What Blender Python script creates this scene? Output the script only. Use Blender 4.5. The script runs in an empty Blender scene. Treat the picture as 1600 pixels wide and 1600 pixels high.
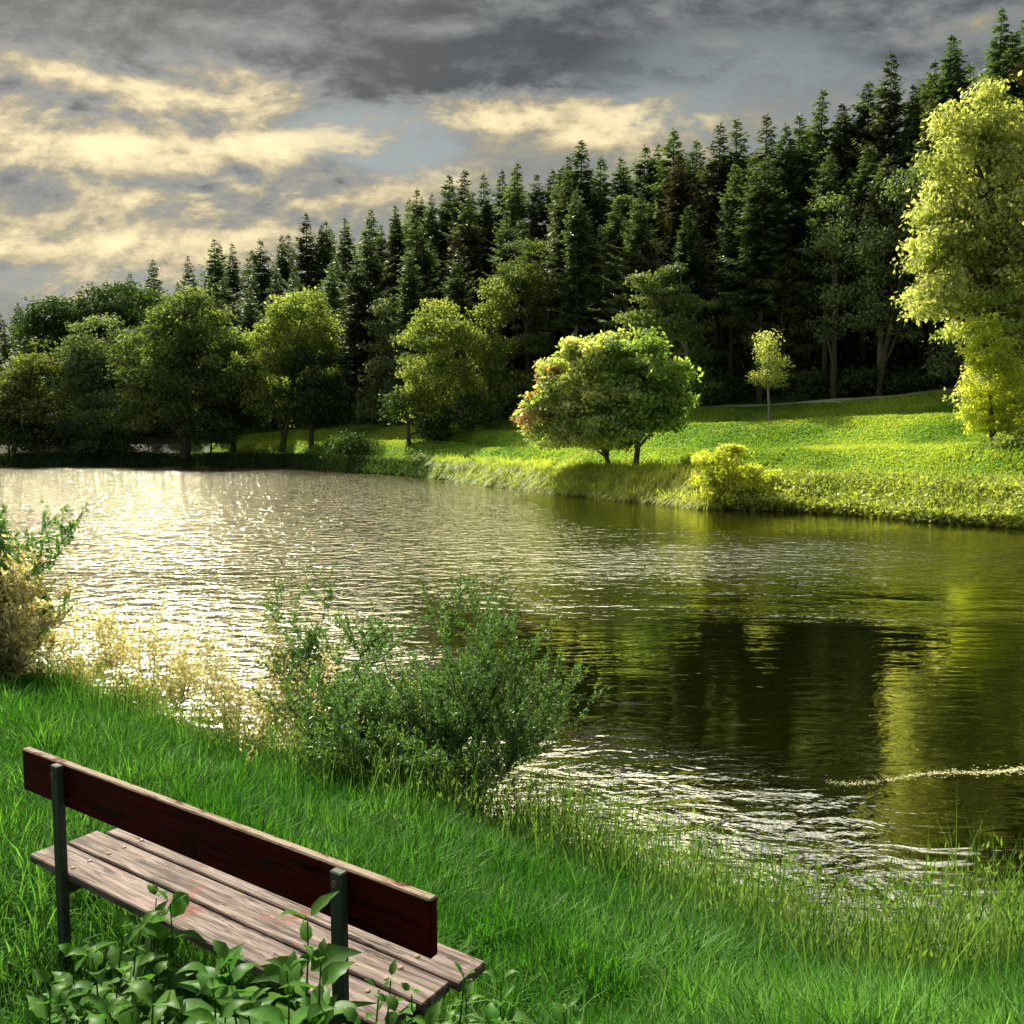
import bpy, math, random
import numpy as np
from mathutils import Vector, Matrix

rng = np.random.default_rng(11)
random.seed(5)
scene = bpy.context.scene
COL = scene.collection

# ------------------------------------------------------------------ camera
CAM_Z = 3.6
PITCH = math.atan(120 / 1400)
cam_d = bpy.data.cameras.new("camera")
cam_d.lens = 31.5; cam_d.sensor_width = 36; cam_d.clip_start = 0.05; cam_d.clip_end = 3000
cam = bpy.data.objects.new("camera", cam_d); COL.objects.link(cam)
cam.location = (0, 0, CAM_Z); cam.rotation_euler = (math.pi / 2 - PITCH, 0, 0)
scene.camera = cam

# ------------------------------------------------------------------ sun and sky
SUN_AZ = math.radians(-26)      # measured from +Y towards +X
SUN_EL = math.radians(39)
sdir = Vector((math.sin(SUN_AZ) * math.cos(SUN_EL), math.cos(SUN_AZ) * math.cos(SUN_EL), math.sin(SUN_EL)))
sl = bpy.data.lights.new("sun", 'SUN'); sl.energy = 5.0; sl.angle = math.radians(0.6); sl.color = (1.0, 0.93, 0.78)
so = bpy.data.objects.new("sun", sl); COL.objects.link(so)
so.rotation_euler = (-sdir).to_track_quat('-Z', 'Y').to_euler()
scene.view_settings.view_transform = 'Standard'; scene.view_settings.look = 'None'
scene.view_settings.gamma = 1; scene.view_settings.exposure = 1.3
scene.view_settings.use_curve_mapping = False


class NT:
    """small helper to write node trees as expressions"""
    def __init__(s, tree): s.t = tree; s.n = tree.nodes; s.l = tree.links
    def node(s, typ, **kw):
        n = s.n.new(typ)
        for k, v in kw.items(): setattr(n, k, v)
        return n
    def put(s, sock, v):
        if isinstance(v, bpy.types.NodeSocket): s.l.new(v, sock)
        elif v is not None: sock.default_value = v
    def m(s, op, a, b=None, c=None, clamp=False):
        n = s.node('ShaderNodeMath', operation=op, use_clamp=clamp)
        s.put(n.inputs[0], a)
        if b is not None: s.put(n.inputs[1], b)
        if c is not None: s.put(n.inputs[2], c)
        return n.outputs[0]
    def vm(s, op, a, b=None):
        n = s.node('ShaderNodeVectorMath', operation=op); s.put(n.inputs[0], a)
        if b is not None: s.put(n.inputs[1], b)
        return n.outputs[0]
    def xyz(s, x, y, z):
        n = s.node('ShaderNodeCombineXYZ'); s.put(n.inputs[0], x); s.put(n.inputs[1], y); s.put(n.inputs[2], z); return n.outputs[0]
    def sep(s, v):
        n = s.node('ShaderNodeSeparateXYZ'); s.put(n.inputs[0], v); return n.outputs
    def noise(s, vec, scale, detail=4, rough=.5, dist=0.0, lac=2.0):
        n = s.node('ShaderNodeTexNoise'); s.put(n.inputs['Vector'], vec); n.inputs['Scale'].default_value = scale
        n.inputs['Detail'].default_value = detail; n.inputs['Roughness'].default_value = rough
        n.inputs['Distortion'].default_value = dist; n.inputs['Lacunarity'].default_value = lac
        return n.outputs['Fac']
    def ss(s, v, a, b, lo=0.0, hi=1.0):
        n = s.node('ShaderNodeMapRange', interpolation_type='SMOOTHSTEP')
        s.put(n.inputs[0], v); s.put(n.inputs[1], a); s.put(n.inputs[2], b); s.put(n.inputs[3], lo); s.put(n.inputs[4], hi)
        return n.outputs[0]
    def mix(s, f, a, b):
        n = s.node('ShaderNodeMix', data_type='RGBA'); s.put(n.inputs[0], f)
        s.put(n.inputs[6], a if isinstance(a, bpy.types.NodeSocket) else (*a, 1))
        s.put(n.inputs[7], b if isinstance(b, bpy.types.NodeSocket) else (*b, 1))
        return n.outputs[2]


world = bpy.data.worlds.new("World"); scene.world = world; world.use_nodes = True
w = NT(world.node_tree); w.n.clear()
tc = w.node('ShaderNodeTexCoord').outputs['Generated']
dx, dy, dz = w.sep(tc)
sky = w.node('ShaderNodeTexSky', sky_type='NISHITA'); sky.sun_disc = False
sky.sun_elevation = SUN_EL; sky.sun_rotation = SUN_AZ; sky.air_density = 1.2; sky.dust_density = 2.0
# direction measures: azimuth tangent u and slope v (both in world space)
yy = w.m('MAXIMUM', dy, 0.08)
u = w.m('DIVIDE', dx, yy); v = w.m('DIVIDE', dz, yy)
# cloud layer: direction meets a flat ceiling
zz = w.m('ADD', w.m('MAXIMUM', dz, 0.0), 0.16)
cp = w.xyz(w.m('DIVIDE', dx, zz), w.m('DIVIDE', dy, zz), 0.0)
big = w.noise(w.vm('MULTIPLY', cp, (0.55, 0.8, 1)), 1.3, 6, .55, .4)
mid = w.noise(w.vm('ADD', cp, (7.3, 2.1, 0)), 2.4, 8, .6, .7)
puff = w.noise(w.xyz(u, w.m('MULTIPLY', v, 1.9), 3.0), 6.5, 10, .62, .25)
puf2 = w.noise(w.xyz(u, w.m('ADD', w.m('MULTIPLY', v, 1.9), .035), 3.0), 6.5, 10, .62, .25)
fine = w.noise(w.xyz(u, w.m('MULTIPLY', v, 2.6), 1.0), 14, 9, .66, .3)


def blob(px, py, rx, ry, amp=1.0, wob=.35):
    """soft bank of cloud centred on a direction"""
    cu, cv = (px - 800) / 1400, (680 - py) / 1400
    a = w.m('DIVIDE', w.m('SUBTRACT', u, cu), rx / 1400); b = w.m('DIVIDE', w.m('SUBTRACT', v, cv), ry / 1400)
    r = w.m('ADD', w.m('MULTIPLY', a, a), w.m('MULTIPLY', b, b))
    r = w.m('ADD', r, w.m('MULTIPLY', w.m('SUBTRACT', mid, .5), wob * 5))
    return w.ss(r, 1.5, 0.0, 0.0, amp)


def add(*a):
    r = a[0]
    for q in a[1:]: r = w.m('ADD', r, q)
    return r


# how brightly the low light catches the cloud: cream banks near the horizon, dark sheet above
lit = add(blob(150, 200, 460, 100, .6, .2), blob(150, 340, 500, 150, .25, .1), blob(880, 190, 260, 50, .7, .25), blob(420, 290, 360, 85, .6, .2), blob(80, 400, 330, 80, .65, .2),
          blob(1000, 230, 160, 40, .35), blob(560, 150, 260, 60, .2))
dark = add(blob(760, 130, 380, 50, .8, .2), blob(650, 168, 220, 34, .45, .25), blob(230, 210, 280, 22, .7, .3), blob(350, 20, 800, 95, .55, .1), blob(310, 297, 130, 30, .5, .3),
           blob(1250, 60, 420, 150, .35, .1), blob(215, 118, 60, 30, .45, .3), blob(60, 440, 260, 34, .45, .2))
gap = add(blob(600, 225, 170, 50, .8, .3), blob(1150, 160, 280, 110, .6, .2), blob(150, 450, 280, 34, .5, .2), blob(660, 270, 130, 36, .6, .3))
relief = w.m('MULTIPLY', w.m('SUBTRACT', puf2, puff), -6.0)
strk = w.noise(w.xyz(w.m('MULTIPLY', u, .45), w.m('MULTIPLY', v, 2.6), 8.0), 7.0, 9, .62, .6)
tex = add(w.m('MULTIPLY', w.m('SUBTRACT', puff, .5), 2.3), relief, w.m('MULTIPLY', w.m('SUBTRACT', strk, .5), 2.4), w.m('MULTIPLY', w.m('SUBTRACT', mid, .5), .6), w.m('MULTIPLY', w.m('SUBTRACT', fine, .5), 2.0))
b_ = add(lit, w.m('MULTIPLY', dark, -1.0), w.m('MULTIPLY', tex, w.ss(lit, 0.0, .6, .42, .85)), .22)
greyc = w.mix(w.ss(b_, -.9, .7), (.016, .018, .018), (.12, .125, .12))
creamc = w.mix(w.ss(b_, .1, 2.3), (.10, .09, .055), (.47, .38, .21))
cl = w.mix(w.ss(b_, .0, .95), greyc, creamc)
cl = w.mix(w.m('MULTIPLY', w.ss(gap, .1, .9), w.ss(tex, .6, -.5, .25, .9)), cl, (.135, .155, .155))
# unseen bright cloud and sun glow added above the frame to whiten the water
hi = w.m('MULTIPLY', w.ss(v, .505, .60), w.m('MULTIPLY', w.ss(u, .75, .30), w.ss(v, 2.2, 1.2, .0, 1.0)))
sunv = w.node('ShaderNodeVectorMath', operation='DOT_PRODUCT'); w.put(sunv.inputs[0], tc); sunv.inputs[1].default_value = tuple(sdir)
halo = w.ss(sunv.outputs['Value'], .80, 1.0)
front = w.ss(dy, .05, .4)
hic = w.mix(w.ss(mid, .40, .62), (1.4, 1.45, 1.5), (3.4, 3.4, 3.3))
cl = w.mix(w.m('MULTIPLY', hi, front), cl, hic)
cl = w.mix(w.m('MULTIPLY', w.ss(dy, .1, -.2), .9), cl, w.mix(big, (.05, .06, .07), (.14, .15, .16)))
glow = w.node('ShaderNodeMix', data_type='RGBA', blend_type='ADD'); w.put(glow.inputs[0], 1.0)
w.put(glow.inputs[6], cl); w.put(glow.inputs[7], w.mix(w.m('MULTIPLY', halo, hi), (0, 0, 0), (2.2, 1.8, .8)))
bgA = w.node('ShaderNodeBackground'); w.put(bgA.inputs[0], sky.outputs[0]); bgA.inputs[1].default_value = 0.05
bgB = w.node('ShaderNodeBackground'); w.put(bgB.inputs[0], glow.outputs[2]); bgB.inputs[1].default_value = 1.0
mx = w.node('ShaderNodeMixShader'); mx.inputs[0].default_value = .93
w.l.new(bgA.outputs[0], mx.inputs[1]); w.l.new(bgB.outputs[0], mx.inputs[2])
wo = w.node('ShaderNodeOutputWorld'); w.l.new(mx.outputs[0], wo.inputs[0])

scene.cycles.max_bounces = 5; scene.cycles.diffuse_bounces = 2; scene.cycles.glossy_bounces = 3
scene.cycles.transmission_bounces = 4; scene.cycles.transparent_max_bounces = 4
scene.cycles.use_denoising = True
scene.cycles.sample_clamp_indirect = 4


# ------------------------------------------------------------------ layout helpers
def ray(px, py):
    x = (px - 800) / 1400; q = -(py - 800) / 1400
    return np.array([x, math.cos(PITCH) + q * math.sin(PITCH), -math.sin(PITCH) + q * math.cos(PITCH)])


def at(px, py, D):
    """world point seen in the direction of photograph pixel (px,py) at depth y = D"""
    d = ray(px, py); return np.array([0, 0, CAM_Z]) + d * (D / d[1])


def xat(px, D): return (px - 800) / 1400 * D     # near enough sideways


def depth0(py, z=0.0): d = ray(800, py); return (z - CAM_Z) / d[2] * d[1]


def sstep(a, b, x):
    t = np.clip((x - a) / (b - a), 0, 1); return t * t * (3 - 2 * t)


# far bank, tables over column px: shore depth, forest edge depth/height, ridge depth/height
TPX = np.array([-900, -300, 0, 300, 450, 560, 650, 700, 760, 850, 950, 1100, 1200, 1300, 1450, 1600, 2000, 2600])
T_SH = np.array([125, 112, 108, 110, 104, 86, 78, 73, 64, 56.5, 51.5, 44.5, 43, 41.5, 37.5, 35, 31, 28])
T_ED = np.array([150, 145, 142, 140, 132, 115, 106, 103, 100, 94, 88, 82, 79, 76, 73, 70, 66, 62])
T_EZ = np.array([3, 3, 3.2, 3.4, 4.4, 4.8, 5.0, 5.2, 5.3, 5.9, 6.3, 6.4, 6.5, 6.9, 7.5, 8.0, 8.5, 9])
T_RD = np.array([230, 225, 220, 200, 185, 170, 160, 155, 148, 137, 128, 118, 113, 110, 105, 100, 95, 90])
T_RZ = np.array([6, 7, 9, 14, 16.5, 19, 20, 20.5, 21, 21.5, 22, 23, 24, 25, 27, 29, 31, 32])
# near shore depth (water edge at our feet)
NPX = np.array([-2500, -900, -300, 0, 150, 300, 450, 600, 750, 850, 1000, 1150, 1300, 1400, 1500, 1600, 1900, 3000])
N_SH = np.array([15.5, 14, 13.2, 12.2, 10.7, 9.3, 8.4, 7.9, 7.3, 6.85, 6.45, 5.85, 5.35, 5.05, 4.95, 5.1, 5.5, 6.0])


def tbl(px, T): return np.interp(px, TPX, T)


def wob(x, y, s, seed=0):
    return (np.sin(x * s + seed) * np.cos(y * s * 1.13 + seed * 2) + .5 * np.sin(x * s * 2.3 + y * s * 1.7 + seed)
            + .3 * np.sin(x * s * 4.1 - y * s * 3.7 + seed * 3)) / 1.8


def ground_z(x, y):
    x = np.asarray(x, float); y = np.asarray(y, float)
    px = 800 + 1400 * x / np.maximum(y, 1.5)
    # near bank
    ns = np.interp(px, NPX, N_SH) + wob(x, y, 1.3, 2) * .18
    t = (y - 2.6) / (ns - 2.6)
    zn = np.where(t < 0, 1.52 + (2.6 - y) * .12, 1.52 * (1 - np.clip(t, 0, 1)) ** 1.0)
    zn = np.where(t > 1, -(t - 1) * 2.0, zn)
    zn = np.minimum(zn, 2.2) + wob(x, y, 2.2, 1) * .03
    # far bank
    sh = tbl(px, T_SH); ed = tbl(px, T_ED); ez = tbl(px, T_EZ); rd = tbl(px, T_RD); rz = tbl(px, T_RZ)
    d = y - sh + wob(x, y, .35, 4) * .5
    bank = 1.05 * sstep(-.3, 2.6, d)
    tm = np.clip((y - sh - 2.6) / np.maximum(ed - sh - 2.6, 1), 0, 1)
    zf = bank + (ez - 1.05) * tm ** 1.05
    th = np.clip((y - ed) / (rd - ed), 0, 1)
    zf = zf + (rz - ez) * th
    zf = zf + wob(x, y, .12, 3) * .25 * sstep(3, 14, d) + wob(x, y, .45, 8) * .07 * sstep(2, 6, d)
    zf = zf + .34 * np.sin(d * .62 + x * .03 + .6) * sstep(3, 7, d) * (1 - sstep(.8, 1.0, tm))
    zf = np.where(d < -.3, np.maximum(-1.2, (d + .3) * .6), zf)
    m = sstep(20, 24, y)
    return np.maximum(zn, -1.2) * (1 - m) + zf * m


def gz(x, y): return float(ground_z(x, y))


# ------------------------------------------------------------------ mesh helpers
class Geo:
    def __init__(s): s.v = []; s.f = []; s.n = 0; s.t = []
    def add(s, V, F, tint=None):
        V = np.asarray(V, np.float32).reshape(-1, 3); F = np.asarray(F, np.int32)
        s.v.append(V); s.f.append(F + s.n); s.n += len(V)
        s.t.append(np.full(len(V), .5, np.float32) if tint is None else np.broadcast_to(np.asarray(tint, np.float32), (len(V),)).copy())
    def mesh(s, name, mats, smooth=False):
        me = bpy.data.meshes.new(name)
        V = np.concatenate(s.v); me.vertices.add(len(V)); me.vertices.foreach_set('co', V.ravel())
        loops = np.concatenate([f.ravel() for f in s.f]); tot = np.concatenate([np.full(len(f), f.shape[1], np.int32) for f in s.f])
        me.loops.add(len(loops)); me.loops.foreach_set('vertex_index', loops)
        me.polygons.add(len(tot)); st = np.concatenate([[0], np.cumsum(tot)[:-1]]).astype(np.int32)
        me.polygons.foreach_set('loop_start', st); me.polygons.foreach_set('loop_total', tot)
        me.polygons.foreach_set('use_smooth', np.full(len(tot), smooth))
        a = me.attributes.new('tint', 'FLOAT', 'POINT'); a.data.foreach_set('value', np.concatenate(s.t))
        me.update(calc_edges=True); me.validate()
        for m in (mats if isinstance(mats, (list, tuple)) else [mats]): me.materials.append(m)
        return me
    def obj(s, name, mats, parent=None, smooth=False):
        o = bpy.data.objects.new(name, s.mesh(name, mats, smooth)); COL.objects.link(o)
        if parent: o.parent = parent
        return o


def norm(a): return a / np.maximum(np.linalg.norm(a, axis=-1, keepdims=True), 1e-9)


def leaf_quads(g, C, Dr, Nn, L, W, tint, notch=.42, fold=0.0):
    """pointed leaf faces: centre base C, direction Dr, face normal Nn"""
    C = np.asarray(C, float); Dr = norm(np.asarray(Dr, float)); S = norm(np.cross(Dr, Nn)); Nn = np.cross(S, Dr)
    L = np.broadcast_to(L, (len(C),))[:, None]; W = np.broadcast_to(W, (len(C),))[:, None]
    a = C; b = C + Dr * L * notch + S * W / 2 + Nn * L * fold; c = C + Dr * L; d = C + Dr * L * notch - S * W / 2 + Nn * L * fold
    V = np.stack([a, b, c, d], 1).reshape(-1, 3); n = len(C)
    F = np.arange(n * 4).reshape(n, 4)
    g.add(V, F, np.repeat(np.broadcast_to(tint, (n,)), 4))


def tube(g, P, R, k=6, tint=.5, cap=True):
    P = np.asarray(P, float); n = len(P); R = np.broadcast_to(R, (n,))
    T = norm(np.gradient(P, axis=0)); ref = np.array([0.3, 1, .1]) if abs(T[0][2]) > .8 else np.array([0, 0, 1.0])
    A = norm(np.cross(T, ref)); B = np.cross(T, A)
    an = np.arange(k) / k * 2 * math.pi
    V = P[:, None] + R[:, None, None] * (np.cos(an)[None, :, None] * A[:, None] + np.sin(an)[None, :, None] * B[:, None])
    idx = np.arange(n * k).reshape(n, k); nx = np.roll(idx, -1, 1)
    F = np.stack([idx[:-1], nx[:-1], nx[1:], idx[1:]], -1).reshape(-1, 4)
    g.add(V.reshape(-1, 3), F, tint)
    if cap: g.add(V[-1], np.arange(k)[None], tint)


def box(g, c, ax, ay, az, sx, sy, sz, tint=.5, bev=.006):
    """bevelled box centred c with unit axes and full sizes"""
    c = np.asarray(c, float); h = np.array([sx, sy, sz]) / 2; M = np.array([ax, ay, az], float)
    b = min(bev, h.min() * .45); V = []; key = {}
    for sxn in (-1, 1):
        for syn in (-1, 1):
            for szn in (-1, 1):
                for k in range(3):
                    p = np.array([sxn, syn, szn]) * h
                    for j in range(3):
                        if j != k: p[j] -= np.sign(p[j]) * b
                    key[(sxn, syn, szn, k)] = len(V); V.append(p)
    F4 = []; F3 = []
    for k in range(3):
        i, j = [q for q in range(3) if q != k]
        for s in (-1, 1):
            q = []
            for (a, b2) in ((-1, -1), (1, -1), (1, 1), (-1, 1)):
                t = [0, 0, 0]; t[k] = s; t[i] = a; t[j] = b2; q.append(key[(*t, k)])
            F4.append(q)
        for a in (-1, 1):
            for b2 in (-1, 1):
                t0 = [0, 0, 0]; t0[i] = a; t0[j] = b2; t1 = list(t0); t0[k] = -1; t1[k] = 1
                F4.append([key[(*t0, i)], key[(*t1, i)], key[(*t1, j)], key[(*t0, j)]])
    for a in (-1, 1):
        for b2 in (-1, 1):
            for s in (-1, 1): F3.append([key[(a, b2, s, 0)], key[(a, b2, s, 1)], key[(a, b2, s, 2)]])
    V = np.array(V) @ M + c
    n0 = s_n = g.n
    g.add(V, np.array(F4), tint); g.v.append(np.zeros((0, 3), np.float32)); g.t.append(np.zeros(0, np.float32)); g.f.append(np.array(F3, np.int32) + n0)


def tag(o, label=None, cat=None, group=None, kind=None):
    for k, v in (('label', label), ('category', cat), ('group', group), ('kind', kind)):
        if v: o[k] = v
    return o


def thing(name, label, cat, loc=(0, 0, 0), group=None, rz=0.0):
    o = bpy.data.objects.new(name, None); COL.objects.link(o); o.location = loc; o.rotation_euler = (0, 0, rz); o.empty_display_size = .3
    return tag(o, label, cat, group)


# ------------------------------------------------------------------ materials
def new_mat(name):
    m = bpy.data.materials.new(name); m.use_nodes = True; n = NT(m.node_tree); n.n.clear(); return m, n


def foliage(name, a, b, trans=.45, gloss=.06, rough=.45, tcol=None, objvar=.25, big=None):
    """leaf: two colours mixed by each leaf's tint, light passes through"""
    m, n = new_mat(name)
    at_ = n.node('ShaderNodeAttribute', attribute_name='tint').outputs['Fac']
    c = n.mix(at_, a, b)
    oi = n.node('ShaderNodeObjectInfo').outputs['Random']
    hsv = n.node('ShaderNodeHueSaturation'); n.put(hsv.inputs['Color'], c)
    n.put(hsv.inputs['Value'], n.m('MULTIPLY_ADD', oi, objvar * 2, 1 - objvar))
    n.put(hsv.inputs['Hue'], n.m('MULTIPLY_ADD', n.m('FRACT', n.m('MULTIPLY', oi, 7.3)), objvar * .12, .5 - objvar * .06))
    col = hsv.outputs[0]
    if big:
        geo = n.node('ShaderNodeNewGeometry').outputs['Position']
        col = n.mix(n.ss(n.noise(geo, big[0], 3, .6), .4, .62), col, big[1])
    d = n.node('ShaderNodeBsdfDiffuse'); n.put(d.inputs[0], col)
    t = n.node('ShaderNodeBsdfTranslucent')
    tm = n.node('ShaderNodeMix', data_type='RGBA', blend_type='MULTIPLY'); n.put(tm.inputs[0], 1.0)
    n.put(tm.inputs[6], col); n.put(tm.inputs[7], (*(tcol or (1.3, 1.3, .6)), 1)); n.put(t.inputs[0], tm.outputs[2])
    mx = n.node('ShaderNodeMixShader'); n.put(mx.inputs[0], trans); n.l.new(d.outputs[0], mx.inputs[1]); n.l.new(t.outputs[0], mx.inputs[2])
    gl = n.node('ShaderNodeBsdfGlossy'); gl.inputs['Roughness'].default_value = rough; n.put(gl.inputs[0], (1, 1, 1, 1))
    m2 = n.node('ShaderNodeMixShader'); n.put(m2.inputs[0], gloss); n.l.new(mx.outputs[0], m2.inputs[1]); n.l.new(gl.outputs[0], m2.inputs[2])
    o = n.node('ShaderNodeOutputMaterial'); n.l.new(m2.outputs[0], o.inputs[0])
    return m


def simple(name, fn, rough=.8, bump=None, spec=.3):
    m, n = new_mat(name)
    geo = n.node('ShaderNodeTexCoord').outputs['Object']
    p = n.node('ShaderNodeBsdfPrincipled'); n.put(p.inputs['Base Color'], fn(n, geo)); n.put(p.inputs['Roughness'], rough)
    p.inputs['Specular IOR Level'].default_value = spec
    if bump:
        h = bump(n, geo); b = n.node('ShaderNodeBump'); b.inputs['Strength'].default_value = .6; b.inputs['Distance'].default_value = .01
        n.put(b.inputs['Height'], h); n.l.new(b.outputs[0], p.inputs['Normal'])
    o = n.node('ShaderNodeOutputMaterial'); n.l.new(p.outputs[0], o.inputs[0]); return m


M_bark = simple('bark', lambda n, g: n.mix(n.noise(n.vm('MULTIPLY', g, (6, 6, 1.2)), 2, 6), (.035, .026, .018), (.11, .09, .065)), .9,
                lambda n, g: n.noise(n.vm('MULTIPLY', g, (8, 8, 1.5)), 2, 6))
M_palebark = simple('pale_bark', lambda n, g: n.mix(n.noise(n.vm('MULTIPLY', g, (6, 6, 1.2)), 2, 6), (.12, .11, .09), (.30, .28, .23)), .85)
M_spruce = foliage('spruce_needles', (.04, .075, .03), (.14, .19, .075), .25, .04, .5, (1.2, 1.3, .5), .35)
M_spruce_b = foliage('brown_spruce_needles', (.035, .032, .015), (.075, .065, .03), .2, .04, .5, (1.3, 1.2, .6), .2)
M_larch = foliage('layered_needles', (.07, .12, .035), (.20, .25, .08), .4, .02, .5, None, .2)
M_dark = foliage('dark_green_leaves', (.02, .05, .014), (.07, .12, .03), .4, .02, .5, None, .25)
M_olive = foliage('olive_leaves', (.055, .09, .022), (.19, .24, .07), .5, .02, .5, None, .2)
M_grey = foliage('grey_green_leaves', (.07, .11, .045), (.20, .26, .11), .4, .02, .5, None, .15)
M_lime = foliage('lime_leaves', (.09, .16, .03), (.34, .38, .11), .5, .01, .45, (1.22, 1.22, .65), .1)
M_yellow = foliage('yellow_leaves', (.21, .28, .05), (.72, .74, .30), .45, .01, .45, (1.2, 1.18, .65), .08)
M_gold = foliage('golden_willow_leaves', (.27, .33, .03), (.74, .78, .14), .55, .01, .45, (1.15, 1.15, .5), .08)
M_chest = foliage('broad_green_leaves', (.10, .22, .04), (.42, .54, .16), .52, .02, .4, None, .1)
M_chest2 = foliage('sunlit_broad_leaves', (.16, .26, .06), (.64, .66, .28), .52, .02, .4, None, .05)  # lighter copy of the green leaves, side light put into the colour
M_rusty = foliage('rusty_leaves', (.22, .14, .04), (.40, .30, .09), .4, .08, .4, (1.3, 1.0, .6), .05)
M_bankg = foliage('bank_grass_blades', (.13, .22, .03), (.50, .54, .13), .45, .02, .4, None, .1)
M_mead = foliage('meadow_grass_blades', (.06, .15, .018), (.27, .38, .06), .4, .01, .5, (1.2, 1.3, .5), .1, (.10, (.38, .44, .08)))  # yellowish patches in the colour stand in for sunlit bands
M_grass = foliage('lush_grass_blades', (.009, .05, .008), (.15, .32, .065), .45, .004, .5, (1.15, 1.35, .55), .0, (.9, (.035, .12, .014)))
M_stalk = foliage('dry_seed_stalks', (.02, .075, .012), (.15, .22, .06), .45, .004, .5, (1.1, 1.25, .6), .0)
M_shrub = foliage('willow_leaves', (.03, .075, .02), (.13, .22, .08), .45, .02, .4, (1.2, 1.4, .6), .1)
M_glint = foliage('painted_glint_leaves', (.24, .27, .10), (.74, .72, .42), .45, .06, .3, (1.3, 1.1, .7), .1)  # dark green leaves coloured pale, their backlit glints put into the colour
M_weed = foliage('weed_leaves', (.006, .035, .006), (.085, .21, .03), .4, .006, .4, (1.2, 1.4, .5), .2, (9, (.05, .12, .02)))
M_twig = simple('twig_bark', lambda n, g: n.mix(n.noise(g, 8, 3), (.02, .015, .01), (.06, .045, .03)), .8)


def ground_mat():
    m, n = new_mat('ground_soil_and_grass')
    P = n.node('ShaderNodeNewGeometry').outputs['Position']; x, y, z = n.sep(P)
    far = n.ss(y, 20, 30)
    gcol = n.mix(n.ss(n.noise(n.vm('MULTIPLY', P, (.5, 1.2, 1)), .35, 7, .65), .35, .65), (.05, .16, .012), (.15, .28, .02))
    gcol = n.mix(n.ss(n.noise(n.vm('MULTIPLY', P, (.12, .9, 1)), .5, 4, .6), .55, .75), gcol, (.26, .29, .05))  # yellowish strips painted in for sunlit bands across the meadow
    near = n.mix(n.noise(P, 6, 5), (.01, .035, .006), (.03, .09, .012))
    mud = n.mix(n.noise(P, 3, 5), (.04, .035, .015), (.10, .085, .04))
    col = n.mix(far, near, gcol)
    col = n.mix(n.ss(z, .55, .05), col, mud)
    px = n.m('DIVIDE', x, y)
    att = n.node('ShaderNodeAttribute', attribute_name='tint').outputs['Fac']
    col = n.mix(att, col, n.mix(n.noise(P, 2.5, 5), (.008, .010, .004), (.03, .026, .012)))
    p = n.node('ShaderNodeBsdfPrincipled'); n.put(p.inputs['Base Color'], col); p.inputs['Roughness'].default_value = .95
    p.inputs['Specular IOR Level'].default_value = .1
    b = n.node('ShaderNodeBump'); b.inputs['Strength'].default_value = .8; b.inputs['Distance'].default_value = .12
    n.put(b.inputs['Height'], n.noise(P, 3.0, 6, .7)); n.l.new(b.outputs[0], p.inputs['Normal'])
    o = n.node('ShaderNodeOutputMaterial'); n.l.new(p.outputs[0], o.inputs[0]); return m


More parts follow.
